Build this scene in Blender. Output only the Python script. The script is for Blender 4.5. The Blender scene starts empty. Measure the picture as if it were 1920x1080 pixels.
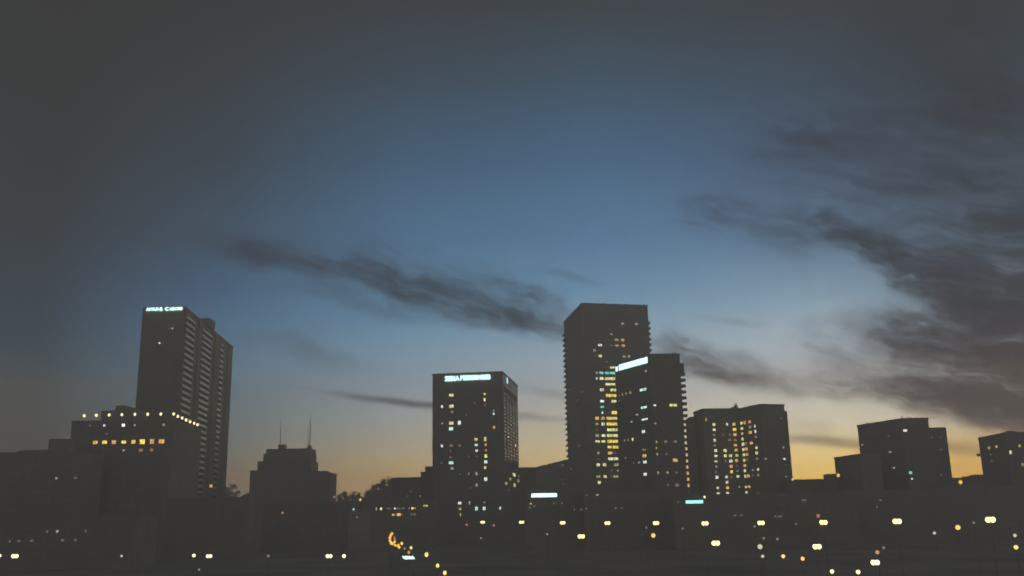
import bpy, math, random
from mathutils import Vector, Matrix

random.seed(11)
R = math.radians
scn = bpy.context.scene
col = scn.collection

# ------------------------------------------------------------------ camera
F, PITCH, ROLL = 1770.0, R(13.7), R(1.08)          # focal length in photo pixels, camera tilted up
CAM = Vector((0, 0, 14.0))
fwd = Vector((0, math.cos(PITCH), math.sin(PITCH)))
r0 = Vector((1, 0, 0)); u0 = Vector((0, -math.sin(PITCH), math.cos(PITCH)))
rgt = r0 * math.cos(ROLL) - u0 * math.sin(ROLL)
up = u0 * math.cos(ROLL) + r0 * math.sin(ROLL)
cd = bpy.data.cameras.new('camera'); cam = bpy.data.objects.new('camera', cd); col.objects.link(cam)
cam.matrix_world = Matrix(((rgt.x, up.x, -fwd.x, CAM.x), (rgt.y, up.y, -fwd.y, CAM.y), (rgt.z, up.z, -fwd.z, CAM.z), (0, 0, 0, 1)))
cd.sensor_width = 36; cd.lens = F / 1920 * 36
cd.clip_start = 0.5; cd.clip_end = 20000
cd.dof.use_dof = True; cd.dof.focus_distance = 9.0; cd.dof.aperture_fstop = 3.4   # focus a little short of the city
scn.camera = cam

scn.view_settings.view_transform = 'Standard'; scn.view_settings.look = 'None'
scn.view_settings.exposure = 0; scn.view_settings.gamma = 1; scn.view_settings.use_curve_mapping = False
scn.render.engine = 'CYCLES'
scn.cycles.use_denoising = True
scn.cycles.max_bounces = 6; scn.cycles.volume_bounces = 3
scn.cycles.sample_clamp_indirect = 4

HAZE_D = 0.0014; HAZE_R = 1180.0; HAZE_TOP = 185.0
HAZE_J = (0.077, 0.076, 0.074)

def lin(c):
    c = c / 255.0
    return c / 12.92 if c <= 0.04045 else ((c + 0.055) / 1.055) ** 2.4
def srgb(c): return tuple(lin(x) for x in c)

def ray(px, py): return (fwd * F + rgt * (px - 960) + up * (540 - py)).normalized()
def at(px, py, Y):
    d = ray(px, py); return CAM + d * (Y / d.y)
def hit_z(px, py, z):
    d = ray(px, py); return CAM + d * ((z - CAM.z) / d.z)
def ae(px, py):
    d = ray(px, py); return math.degrees(math.atan2(d.x, d.y)), math.degrees(math.asin(d.z))

# ------------------------------------------------------------------ world: dusk sky
world = bpy.data.worlds.new('World'); scn.world = world; world.use_nodes = True
nt = world.node_tree; nt.nodes.clear(); L = nt.links.new
def N(t, **kw):
    n = nt.nodes.new(t)
    for k, v in kw.items(): setattr(n, k, v)
    return n
def math_n(op, a, b=None, c=None, clamp=False):
    n = N('ShaderNodeMath', operation=op, use_clamp=clamp)
    for i, v in enumerate((a, b, c)):
        if v is None: continue
        if isinstance(v, (int, float)): n.inputs[i].default_value = v
        else: L(v, n.inputs[i])
    return n.outputs[0]
def smooth(v, a, b, t0=0.0, t1=1.0):
    n = N('ShaderNodeMapRange', interpolation_type='SMOOTHSTEP')
    L(v, n.inputs[0])
    for i, x in enumerate((a, b, t0, t1)): n.inputs[i + 1].default_value = x
    return n.outputs[0]
def mix(f, a, b):
    n = N('ShaderNodeMix', data_type='RGBA')
    L(f, n.inputs[0])
    for s, v in ((6, a), (7, b)):
        if isinstance(v, tuple): n.inputs[s].default_value = (*v, 1)
        else: L(v, n.inputs[s])
    return n.outputs[2]

tc = N('ShaderNodeTexCoord'); sep = N('ShaderNodeSeparateXYZ'); L(tc.outputs['Generated'], sep.inputs[0])
A = math_n('MULTIPLY', math_n('ARCTAN2', sep.outputs[0], sep.outputs[1]), 180 / math.pi)
E = math_n('MULTIPLY', math_n('ARCSINE', sep.outputs[2]), 180 / math.pi)
comb = N('ShaderNodeCombineXYZ'); L(A, comb.inputs[0]); L(E, comb.inputs[1])
AE = comb.outputs[0]

def behind_haze(c, e):
    """radiance the sky needs so that it shows colour c through the haze layer"""
    l = min(HAZE_R, (HAZE_TOP - CAM.z) / max(math.sin(R(max(e, 0.3))), 0.01))
    t = math.exp(-HAZE_D * l)
    return tuple(max((x - j * (1 - t)) / t, 0.004) for x, j in zip(srgb(c), HAZE_J))

def ramp(stops):
    """colour over elevation -3..90 degrees (stretched near the horizon)"""
    n = N('ShaderNodeValToRGB'); L(EN, n.inputs[0])
    cr = n.color_ramp; cr.interpolation = 'LINEAR'
    stops = sorted(stops)
    while len(cr.elements) < len(stops): cr.elements.new(0.5)
    for el, (e, c) in zip(cr.elements, stops):
        el.position = ((e + 3) / 93) ** 0.5; el.color = (*behind_haze(c, e), 1)
    return n.outputs[0]
EN = math_n('POWER', math_n('DIVIDE', math_n('MAXIMUM', math_n('ADD', E, 3), 0), 93), 0.5)

YS = (0, 75, 150, 225, 300, 375, 450, 525, 600, 650, 700, 740, 780, 810, 840, 870, 895)
SKY = {  # clear-sky colours of the twilight at six azimuths (each keyed by the photograph's row)
 60:   {0:(63,64,63), 150:(64,66,66), 300:(65,68,70), 450:(66,72,77), 600:(68,78,86), 700:(70,82,90), 780:(73,82,87), 850:(76,81,83), 895:(78,78,78)},
 400:  {0:(64,66,67), 150:(66,71,75), 300:(67,77,86), 450:(70,88,106), 540:(72,98,126), 620:(80,110,138), 700:(88,114,132), 780:(96,112,119), 850:(106,110,107), 895:(114,105,97)},
 760:  {0:(66,69,72), 150:(68,80,91), 300:(71,96,119), 450:(77,113,147), 600:(95,135,165), 700:(120,144,160), 780:(143,150,150), 830:(158,151,135), 870:(166,148,115), 895:(166,141,106)},
 1150: {0:(67,72,76), 150:(70,87,102), 300:(75,104,133), 450:(84,123,159), 540:(99,139,171), 620:(124,155,175), 700:(150,163,171), 780:(178,172,156), 840:(195,177,138), 880:(204,176,122)},
 1560: {0:(68,72,76), 150:(70,83,96), 300:(80,99,124), 450:(95,126,156), 550:(124,154,175), 650:(158,171,180), 740:(190,186,176), 800:(211,198,169), 850:(227,196,128), 895:(229,186,100)},
 1880: {0:(66,69,71), 150:(69,77,84), 300:(78,91,107), 450:(92,113,134), 600:(121,139,151), 700:(151,157,160), 780:(196,182,158), 840:(215,177,110), 895:(214,165,88)},
}
def station(x, tab):
    def soft(y, c):                       # the lower sky is paler than a clean twilight: thin dusty air
        g = .3 * c[0] + .55 * c[1] + .15 * c[2]; k = .05 + (.18 if y < 800 else .04) * min(1, max(0, (y - 230) / 200))
        return tuple(v + (g - v) * k for v in c)
    st = [(ae(x, y)[1], soft(y, c)) for y, c in tab.items()]
    lo = tab[max(tab)]
    return st + [(-2.9, lo), (0.2, lo), (45, (63, 66, 69)), (90, (62, 65, 68))]
stations = [(-180, None), (-85, None)] + [(ae(x, 800)[0], station(x, t)) for x, t in SKY.items()] + [(80, None), (180, None)]
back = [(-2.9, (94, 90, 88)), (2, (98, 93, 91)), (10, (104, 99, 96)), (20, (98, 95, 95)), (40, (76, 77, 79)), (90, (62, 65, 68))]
left = [(-2.9, (80, 80, 80)), (4, (78, 81, 83)), (15, (74, 80, 85)), (40, (66, 69, 72)), (90, (62, 65, 68))]
right = [(-2.9, (140, 118, 94)), (4, (136, 122, 106)), (10, (116, 118, 120)), (20, (86, 98, 110)), (40, (66, 70, 74)), (90, (62, 65, 68))]
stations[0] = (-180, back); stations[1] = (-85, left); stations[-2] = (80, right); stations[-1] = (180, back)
sky_c = ramp(stations[0][1])
for (a0, _), (a1, s1) in zip(stations[:-1], stations[1:]):
    mr = N('ShaderNodeMapRange'); L(A, mr.inputs[0]); mr.inputs[1].default_value = a0; mr.inputs[2].default_value = a1
    sky_c = mix(mr.outputs[0], sky_c, ramp(s1))

# clouds: long soft banks, each fixed in its own direction, torn by noise
def noise(vec, scale, detail, rough=0.55, stretch=None, rot=0):
    if stretch:
        m = N('ShaderNodeMapping', vector_type='TEXTURE'); L(vec, m.inputs[0]); m.inputs['Rotation'].default_value = (0, 0, rot); m.inputs['Scale'].default_value = tuple(1 / x for x in stretch)
        vec = m.outputs[0]
    n = N('ShaderNodeTexNoise'); L(vec, n.inputs['Vector'])
    n.inputs['Scale'].default_value = scale; n.inputs['Detail'].default_value = detail; n.inputs['Roughness'].default_value = rough
    return n
w1 = noise(AE, 0.26, 3, 0.5)
vs = N('ShaderNodeVectorMath', operation='SUBTRACT'); L(w1.outputs['Color'], vs.inputs[0]); vs.inputs[1].default_value = (0.5, 0.5, 0.5)
vm = N('ShaderNodeVectorMath', operation='MULTIPLY'); L(vs.outputs[0], vm.inputs[0]); vm.inputs[1].default_value = (3.4, 2.0, 0)
va = N('ShaderNodeVectorMath', operation='ADD'); L(AE, va.inputs[0]); L(vm.outputs[0], va.inputs[1])
AEW = va.outputs[0]
# gentler warp for the thin streaks
vm2 = N('ShaderNodeVectorMath', operation='MULTIPLY'); L(vs.outputs[0], vm2.inputs[0]); vm2.inputs[1].default_value = (1.5, 0.5, 0)
va2 = N('ShaderNodeVectorMath', operation='ADD'); L(AE, va2.inputs[0]); L(vm2.outputs[0], va2.inputs[1])
AES = va2.outputs[0]
def bank(x0, y0, x1, y1, hw, s, vec):
    a0, e0 = ae(x0, y0); a1, e1 = ae(x1, y1)
    m = N('ShaderNodeMapping', vector_type='TEXTURE'); L(vec, m.inputs[0])
    m.inputs['Location'].default_value = ((a0 + a1) / 2, (e0 + e1) / 2, 0)
    m.inputs['Rotation'].default_value = (0, 0, math.atan2(e1 - e0, a1 - a0))
    ln = math.hypot(a1 - a0, e1 - e0)
    m.inputs['Scale'].default_value = (ln * 0.66, math.degrees(hw / F) * 1.9, 1)
    l = N('ShaderNodeVectorMath', operation='LENGTH'); L(m.outputs[0], l.inputs[0])
    return smooth(l.outputs['Value'], 1.12, 0.0, 0.0, s)
def total(lst, vec):
    acc = None
    for b in lst:
        v = bank(*b, vec)
        acc = v if acc is None else math_n('ADD', acc, v)
    return acc
BANKS = [(370,443,600,490,18,.4), (470,468,770,524,19,.55), (680,508,960,592,20,.72), (880,568,1085,628,18,.85), (560,470,1010,565,36,.42),
 (920,530,1080,592,13,.5), (520,525,900,592,20,.3), (440,625,700,685,16,.22),
 (1200,655,1480,722,22,.65), (1260,695,1440,716,14,.5), (1440,700,1700,742,16,.5), (1210,640,1330,665,18,.35), (1480,640,1720,700,40,.35),
 (1680,640,2060,725,64,2.0), (1650,722,1990,780,22,1.7), (1780,740,2080,772,24,1.6), (1480,392,1640,470,16,.8), (1580,445,1800,552,24,1.35), (1740,505,2020,615,46,1.5),
 (1830,380,2040,470,40,1.1), (1600,600,1820,640,26,.7), (1400,420,1560,455,26,.32), (1850,570,2060,715,60,1.5), (1860,765,2020,800,14,1.0),
 (1440,272,1700,228,24,.5), (1720,205,2020,190,54,.7), (1280,392,1430,402,28,.4), (1620,330,1900,335,32,.5), (1560,455,1700,475,22,.4),
 (1380,345,2000,300,115,.36), (1700,420,2000,560,110,.5), (1600,90,2000,60,90,.35)]
STREAKS = [(600,732,850,768,6,.8), (700,748,1085,790,6.5,.72), (960,724,1085,748,7,.42), (1000,503,1130,531,7,.4), (1310,592,1440,612,6,.3), (1470,636,1560,650,7,.25), (1430,820,1700,838,8,1.0), (1720,832,1900,843,10,.8), (1460,800,1580,806,12,.3)]
n1 = noise(AEW, 0.5, 8, 0.6, (0.42, 1.6, 1), R(-17))
n2 = noise(AE, 1.5, 5, 0.6, (0.5, 1.5, 1), R(-20))
n3 = noise(AEW, 2.4, 6, 0.62, (0.5, 1.5, 1), R(-24))
tear = math_n('ADD', math_n('MULTIPLY', n1.outputs[0], 3.1), math_n('ADD', math_n('MULTIPLY', n2.outputs[0], .9), math_n('MULTIPLY', math_n('SUBTRACT', n3.outputs[0], .5), .85)))
dens = math_n('MULTIPLY', total(BANKS, AEW), math_n('MAXIMUM', math_n('SUBTRACT', tear, 1.2), 0.0))
op1 = math_n('SUBTRACT', 1.0, math_n('POWER', 2.718, math_n('MULTIPLY', math_n('MAXIMUM', dens, 0.0), -1.75)))
op2 = math_n('MULTIPLY', total(STREAKS, AES), math_n('ADD', math_n('MULTIPLY', n2.outputs[0], 0.9), 0.4), clamp=True)
op = math_n('MAXIMUM', op1, math_n('MULTIPLY', op2, 0.75))
crN = N('ShaderNodeValToRGB'); L(EN, crN.inputs[0]); cr = crN.color_ramp
cl = [(1.5, (158, 124, 90)), (3.6, (104, 94, 92)), (5.0, (78, 79, 85)), (7.4, (69, 72, 78)), (11, (69, 71, 76)), (16, (66, 69, 74)), (24, (64, 67, 71)), (40, (62, 64, 67))]
while len(cr.elements) < len(cl): cr.elements.new(0.5)
for el, (e, c) in zip(cr.elements, cl): el.position = ((e + 3) / 93) ** 0.5; el.color = (*behind_haze(c, e), 1)
sky_c = mix(op, sky_c, crN.outputs[0])
n4 = noise(AE, 1.1, 8, 0.75)
veil = smooth(n4.outputs[0], .25, .75, .955, 1.045)
vml = N('ShaderNodeVectorMath', operation='SCALE'); L(sky_c, vml.inputs[0]); L(veil, vml.inputs['Scale']); sky_c = vml.outputs[0]
bg = N('ShaderNodeBackground'); L(sky_c, bg.inputs[0]); bg.inputs[1].default_value = 1.0
wo = N('ShaderNodeOutputWorld'); L(bg.outputs[0], wo.inputs[0])

# ------------------------------------------------------------------ materials
def new_mat(name):
    m = bpy.data.materials.new(name); m.use_nodes = True
    return m, m.node_tree, m.node_tree.nodes['Principled BSDF']
def solid(name, c, rough=0.85, var=0.25, scale=0.15, spec=0.3, bump=0.0):
    m, t, b = new_mat(name)
    b.inputs['Roughness'].default_value = rough; b.inputs['Specular IOR Level'].default_value = spec
    g = t.nodes.new('ShaderNodeNewGeometry'); n = t.nodes.new('ShaderNodeTexNoise'); n.inputs['Scale'].default_value = scale; n.inputs['Detail'].default_value = 6
    t.links.new(g.outputs['Position'], n.inputs['Vector'])
    r = t.nodes.new('ShaderNodeValToRGB'); t.links.new(n.outputs[0], r.inputs[0])
    r.color_ramp.elements[0].position = .3; r.color_ramp.elements[1].position = .7
    r.color_ramp.elements[0].color = (*[x * (1 - var) for x in c], 1); r.color_ramp.elements[1].color = (*[min(x * (1 + var), .9) for x in c], 1)
    t.links.new(r.outputs[0], b.inputs['Base Color'])
    if bump:
        bp = t.nodes.new('ShaderNodeBump'); bp.inputs['Distance'].default_value = bump; t.links.new(n.outputs[0], bp.inputs['Height']); t.links.new(bp.outputs[0], b.inputs['Normal'])
    return m
M = {
 'concrete': solid('concrete', (.47, .44, .36), var=.12), 'dark_clad': solid('brown_cladding', (.45, .42, .345), var=.12),
 'pale': solid('pale_glint_and_trim', (.78, .75, .69), .38, var=.08, spec=.9), 'brick': solid('brown_brick', (.50, .455, .375), var=.12),  # pale also paints sky glints and sunset light on two tower sides
 'roofing': solid('roofing', (.34, .31, .28)), 'metal': solid('painted_metal', (.42, .40, .37), .5),
 'asphalt': solid('worn_paving', (.36, .325, .285), .9, .15, .6), 'paving': solid('paving', (.34, .31, .28), .9, .2, .5),
 'ground': solid('dry_ground', (.42, .375, .325), .95, .3, .03), 'paint': solid('road_paint', (.7, .7, .66), .7, .15, 2),
 'leaf': solid('foliage', (.12, .12, .08), .7, .4, .8), 'bark': solid('bark', (.16, .13, .11), .9, .3, 2),
}
def glass(name, c, rough, spec):
    m, t, b = new_mat(name)
    b.inputs['Base Color'].default_value = (*c, 1); b.inputs['Roughness'].default_value = rough; b.inputs['Specular IOR Level'].default_value = spec
    return m
M['glass'] = glass('dark_glass', (.43, .40, .33), .45, .3)
M['mirror_glass'] = glass('reflecting_glass', (.5, .48, .45), .15, .6); M['mirror_glass'].node_tree.nodes['Principled BSDF'].inputs['Metallic'].default_value = .4
M['bronze_glass'] = glass('bronze_glass', (.05, .045, .04), .6, .1)

EMIT = 1.45                                # these lights are seen through the city air
def emit(name, c, strength, blotch=0.55, sample=False):
    """a lit interior or lamp: emission broken up by what stands in the room"""
    strength *= EMIT
    m = bpy.data.materials.new(name); m.use_nodes = True; t = m.node_tree; t.nodes.clear()
    e = t.nodes.new('ShaderNodeEmission'); o = t.nodes.new('ShaderNodeOutputMaterial'); t.links.new(e.outputs[0], o.inputs[0])
    e.inputs[0].default_value = (*srgb(c), 1)
    if blotch:
        tcn = t.nodes.new('ShaderNodeTexCoord'); oi = t.nodes.new('ShaderNodeObjectInfo')
        ad = t.nodes.new('ShaderNodeVectorMath'); ad.operation = 'ADD'
        ml = t.nodes.new('ShaderNodeVectorMath'); ml.operation = 'SCALE'; ml.inputs[0].default_value = (17, 9, 31); t.links.new(oi.outputs['Random'], ml.inputs['Scale'])
        t.links.new(tcn.outputs['Object'], ad.inputs[0]); t.links.new(ml.outputs[0], ad.inputs[1])
        n = t.nodes.new('ShaderNodeTexNoise'); n.inputs['Scale'].default_value = 1.9; n.inputs['Detail'].default_value = 2; t.links.new(ad.outputs[0], n.inputs['Vector'])
        mr = t.nodes.new('ShaderNodeMapRange'); t.links.new(n.outputs[0], mr.inputs[0])
        mr.inputs[1].default_value = .3; mr.inputs[2].default_value = .68; mr.inputs[3].default_value = strength * (1 - blotch); mr.inputs[4].default_value = strength * (1 + blotch * .45)
        t.links.new(mr.outputs[0], e.inputs[1])
    else: e.inputs[1].default_value = strength
    if not sample: m.cycles.emission_sampling = 'NONE'
    return m
LIT = {k: emit('lit_' + n, c, s) for k, (n, c, s) in {
 'Y': ('yellow', (240, 212, 96), 1.7), 'y': ('pale_yellow', (232, 226, 150), 1.6), 'yw': ('cream', (232, 236, 190), 1.5), 'yd': ('dim_yellow', (190, 182, 120), 1.0),
 'yo': ('straw', (225, 190, 90), 1.1), 'O': ('amber', (238, 182, 92), 1.45), 'o': ('tan', (224, 170, 104), 1.2), 'od': ('dim_tan', (172, 138, 98), .85),
 'rd': ('dim_rose', (176, 132, 110), .75), 't': ('cool_white', (212, 240, 232), 1.5), 'T': ('teal', (120, 226, 212), 1.35), 'w': ('white', (240, 242, 232), 1.6),
 'W': ('bright_white', (250, 246, 232), 3.0), 'g': ('grey_white', (190, 196, 190), .9), 'dd': ('faint', (120, 118, 110), .75)}.items()}
SIGN_T = emit('sign_light', (205, 255, 246), 2.2, 0); SIGN_B = emit('sign_light_blue', (196, 250, 255), 2.2, 0); SIGN_C = emit('sign_light_teal', (160, 238, 232), 1.6, 0)
BULB = {'warm': emit('lamp_warm', (255, 222, 146), 2.1, 0, True), 'cream': emit('lamp_cream', (255, 232, 172), 1.9, 0, True), 'white': emit('lamp_white', (250, 238, 186), 1.5, 0, True),
 'yellow': emit('lamp_yellow', (238, 214, 122), 1.1, 0, True), 'amber': emit('lamp_amber', (248, 184, 78), 1.35, 0, True), 'orange': emit('lamp_orange', (214, 154, 104), .75, 0, True),
 'pale': emit('lamp_pale', (214, 214, 176), .8, 0, True), 'dim': emit('lamp_dim', (150, 146, 134), .6, 0, True), 'red': emit('lamp_red', (206, 118, 90), .75, 0, True),
 'rose': emit('lamp_rose', (196, 140, 128), .7, 0, True), 'teal': emit('lamp_teal', (180, 226, 226), .9, 0, True)}

# ------------------------------------------------------------------ mesh helpers
class MB:
    def __init__(s): s.v = []; s.f = []
    def add(s, vs, fs):
        o = len(s.v); s.v += [tuple(v) for v in vs]; s.f += [tuple(i + o for i in f) for f in fs]; return s
    def prism(s, pts, z0, z1):
        n = len(pts)
        a = sum(pts[i][0] * pts[(i + 1) % n][1] - pts[(i + 1) % n][0] * pts[i][1] for i in range(n))
        if a < 0: pts = list(reversed(pts))
        vs = [(p[0], p[1], z0) for p in pts] + [(p[0], p[1], z1) for p in pts]
        return s.add(vs, [tuple(reversed(range(n))), tuple(range(n, 2 * n))] + [(i, (i + 1) % n, n + (i + 1) % n, n + i) for i in range(n)])
    def obox(s, c, ux, uy, uz):
        """box from centre and three half-axis vectors"""
        vs = [c + ux * a + uy * b + uz * d for d in (-1, 1) for b in (-1, 1) for a in (-1, 1)]
        return s.add(vs, [(0, 2, 3, 1), (4, 5, 7, 6), (0, 1, 5, 4), (2, 6, 7, 3), (0, 4, 6, 2), (1, 3, 7, 5)])
    def box(s, x0, x1, y0, y1, z0, z1): return s.prism([(x0, y0), (x1, y0), (x1, y1), (x0, y1)], z0, z1)
    def ring(s, pts, inner, z0, z1):
        n = len(pts)
        vs = [(p[0], p[1], z) for z in (z0, z1) for p in pts] + [(p[0], p[1], z) for z in (z0, z1) for p in inner]
        fs = []
        for i in range(n):
            j = (i + 1) % n
            fs += [(i, j, n + j, n + i), (2 * n + j, 2 * n + i, 3 * n + i, 3 * n + j), (n + i, n + j, 3 * n + j, 3 * n + i), (j, i, 2 * n + i, 2 * n + j)]
        return s.add(vs, fs)
    def tube(s, p, q, r0, r1=None, n=8):
        p, q = Vector(p), Vector(q); r1 = r0 if r1 is None else r1
        d = (q - p).normalized(); a = d.orthogonal().normalized(); b = d.cross(a)
        vs = [c + (a * math.cos(2 * math.pi * k / n) + b * math.sin(2 * math.pi * k / n)) * r for c, r in ((p, r0), (q, r1)) for k in range(n)]
        return s.add(vs, [(k, (k + 1) % n, n + (k + 1) % n, n + k) for k in range(n)] + [tuple(reversed(range(n))), tuple(range(n, 2 * n))])
    def ball(s, c, rx, ry, rz, n=12, m=7):
        c = Vector(c); vs = [c + Vector((0, 0, -rz))]
        for i in range(1, m):
            t = math.pi * i / m - math.pi / 2
            vs += [c + Vector((rx * math.cos(t) * math.cos(2 * math.pi * k / n), ry * math.cos(t) * math.sin(2 * math.pi * k / n), rz * math.sin(t))) for k in range(n)]
        vs.append(c + Vector((0, 0, rz)))
        fs = [(0, 1 + (k + 1) % n, 1 + k) for k in range(n)]
        for i in range(m - 2): fs += [(1 + i * n + k, 1 + i * n + (k + 1) % n, 1 + (i + 1) * n + (k + 1) % n, 1 + (i + 1) * n + k) for k in range(n)]
        b = 1 + (m - 2) * n
        fs += [(b + k, b + (k + 1) % n, len(vs) - 1) for k in range(n)]
        return s.add(vs, fs)
    def mesh(s, name, mat, base=Vector((0, 0, 0))):
        me = bpy.data.meshes.new(name)
        me.from_pydata([(v[0] - base[0], v[1] - base[1], v[2] - base[2]) for v in s.v], [], s.f)
        if mat: me.materials.append(mat)
        return me
    def build(s, name, mat, parent=None, base=None):
        b = parent['_base'] if parent is not None and '_base' in parent.keys() else (base or (0, 0, 0))
        o = bpy.data.objects.new(name, s.mesh(name, mat, Vector(b))); col.objects.link(o)
        if parent is not None:
            o.parent = parent; o['_base'] = list(b)
        else: o.location = b
        return o
def thing(name, label, cat, base, group=None):
    o = bpy.data.objects.new(name, None); col.objects.link(o); o.location = base; o['_base'] = [base[0], base[1], base[2]]
    o['label'] = label; o['category'] = cat
    if group: o['group'] = group
    return o
def struct(o): o['kind'] = 'structure'; return o
def copy_tree(o, parent=None):
    c = o.copy(); col.objects.link(c)
    if parent is not None: c.parent = parent
    for ch in list(o.children): copy_tree(ch, c)
    return c
def offset_poly(pts, d):
    """outset a convex polygon by d"""
    n = len(pts); a = sum(pts[i][0] * pts[(i + 1) % n][1] - pts[(i + 1) % n][0] * pts[i][1] for i in range(n))
    if a < 0: pts = list(reversed(pts))
    out = []
    for i in range(n):
        p0, p1, p2 = (Vector(pts[k % n][:2]) for k in (i - 1, i, i + 1))
        d1 = (p1 - p0).normalized(); d2 = (p2 - p1).normalized()
        n1_ = Vector((d1.y, -d1.x)); n2_ = Vector((d2.y, -d2.x))
        b = (n1_ + n2_); k = d / max(0.2, (1 + n1_.dot(n2_)))
        out.append(tuple(p1 + b * k))
    return out

# ------------------------------------------------------------------ facades
class Face:
    """a vertical wall face from ground corner p to q, seen from the camera"""
    def __init__(s, p, q):
        s.p = Vector((p[0], p[1], 0)); s.q = Vector((q[0], q[1], 0)); s.len = (s.q - s.p).length
        s.u = (s.q - s.p).normalized(); s.n = Vector((s.u.y, -s.u.x, 0))
        if s.n.dot(Vector((CAM.x, CAM.y, 0)) - s.p) < 0: s.n = -s.n
    def px(s, x, y):
        d = ray(x, y); t = (s.p - CAM).dot(s.n) / d.dot(s.n); h = CAM + d * t
        return (h - s.p).dot(s.u), h.z
    def pt(s, u, z, out=0.0): return s.p + s.u * u + Vector((0, 0, z)) + s.n * out
def unit_frame():
    mb = MB(); e = .09
    for x0, x1, z0, z1 in ((-.5 - e, -.5, -.5 - e, .5 + e), (.5, .5 + e, -.5 - e, .5 + e), (-.5, .5, .5, .5 + e), (-.5, .5, -.5 - e, -.5)):
        mb.box(x0, x1, -.16, .0, z0, z1)
    mb.box(-.022, .022, -.13, -.02, -.5, .5)
    return mb.mesh('window_frame', M['metal'])
FRAME = unit_frame(); PANES = {}
def pane_mesh(mat):
    if mat.name not in PANES:
        PANES[mat.name] = MB().box(-.5, .5, -.06, -.01, -.5, .5).mesh('pane', mat)
    return PANES[mat.name]
def window(parent, face, u, z, w, h, mat):
    o = bpy.data.objects.new('window', FRAME); col.objects.link(o); o.parent = parent
    b = Vector(parent['_base'])
    c = face.pt(u, z) - b
    x, y = face.u * w, -face.n
    if x.cross(y).z < 0: x = -x
    o.matrix_local = Matrix(((x.x, y.x, 0, c.x), (x.y, y.y, 0, c.y), (0, 0, h, c.z), (0, 0, 0, 1)))
    p = bpy.data.objects.new('pane', pane_mesh(mat)); col.objects.link(p); p.parent = o
    return o
def fit(vals, lo, hi):
    """best row pitch and offset for a list of positions"""
    best = None; p = lo
    while p <= hi:
        for k in range(24):
            o = p * k / 24; e = sum(abs((v - o) / p - round((v - o) / p)) ** 2 for v in vals) * p
            if best is None or e < best[0]: best = (e, p, o)
        p += 0.02
    return best[1], best[2]
def lit_windows(parent, face, zoom, lst, zpitch=(2.9, 3.6)):
    """lit windows of one facade, read from an enlargement (ox, oy, scale), put on the storey grid of that wall"""
    ox, oy, s = zoom; res = []
    for zx, zy, zw, zh, k in lst:
        x, y = ox + zx / s, oy + zy / s
        u, z = face.px(x, y); u1, _ = face.px(x + zw / s / 2, y); _, z1 = face.px(x, y + zh / s / 2)
        res.append([u, z, abs(u1 - u) * 2, abs(z1 - z) * 2, k])
    return res
def put_windows(parent, face, res, grid=None, zr=None, ur=None, zrange=(2.9, 3.5), dark=True, wu=None, shrink=.84):
    zs = [r[1] for r in res]
    zp, zo = fit(zs, *zrange)
    cells = set()
    for u, z, w, h, k in res:
        row = round((z - zo) / zp); zc = zo + row * zp
        if abs(zc - z) > zp * .36: zc = z
        w = min(max(w * shrink, .7), face.len); h = min(max(h * shrink, .8), zp * .72)
        u = min(max(u, w / 2 + .1), face.len - w / 2 - .1)
        window(parent, face, u, zc, w, h, LIT[k]); cells.add((row, u, w))
    if dark and zr:
        up_ = wu or 3.4; mb = MB(); nu = int((ur[1] - ur[0]) / up_)
        for row in range(int((zr[0] - zo) / zp) + 1, int((zr[1] - zo) / zp) + 1):
            for c in range(nu):
                uc = ur[0] + (c + .5) * (ur[1] - ur[0]) / nu
                if any(r == row and abs(uu - uc) < (ww + up_ * .62) / 2 + .25 for r, uu, ww in cells): continue
                mb.obox(face.pt(uc, zo + row * zp, .02), face.u * up_ * .31, face.n * .035, Vector((0, 0, zp * .27)))
        if mb.v:
            o = mb.build('dark_windows', M['glass'], parent); o['kind'] = 'stuff'
    return zp, zo

def volume(parent, pts, ztop, mat, name='wall', parapet=True, z0=-.4):
    if parapet:
        o = MB().prism(pts, z0, ztop - 1.1).build(name, mat, parent)
        MB().ring(offset_poly(pts, .18), offset_poly(pts, -.35), ztop - 1.1, ztop).build('parapet', mat, parent)
    else: o = MB().prism(pts, z0, ztop).build(name, mat, parent)
    return o
def corners(near, lft, rgt_, Y):
    n = at(*near, Y); z = n.z
    l = hit_z(*lft, z); r = hit_z(*rgt_, z)
    return n, l, r, l + r - n, z
def xy(*ps): return [(p.x, p.y) for p in ps]
def mid(*ps): return (sum(p.x for p in ps) / len(ps), sum(p.y for p in ps) / len(ps), 0.0)
def mast(parent, px, ytop, ybot, Y, r=.14, name='antenna_mast', rungs=True):
    p = at(px, ybot, Y); t = at(px, ytop, Y); mb = MB().tube((p.x, p.y, p.z - .6), (p.x, p.y, t.z), r, r * .5, 6)
    if rungs:
        for k in range(3, 9):
            z = p.z + (t.z - p.z) * k / 9.5; mb.tube((p.x - .55, p.y, z), (p.x + .55, p.y, z), .05, .05, 4)
    return mb.build(name, M['metal'], parent)

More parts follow.
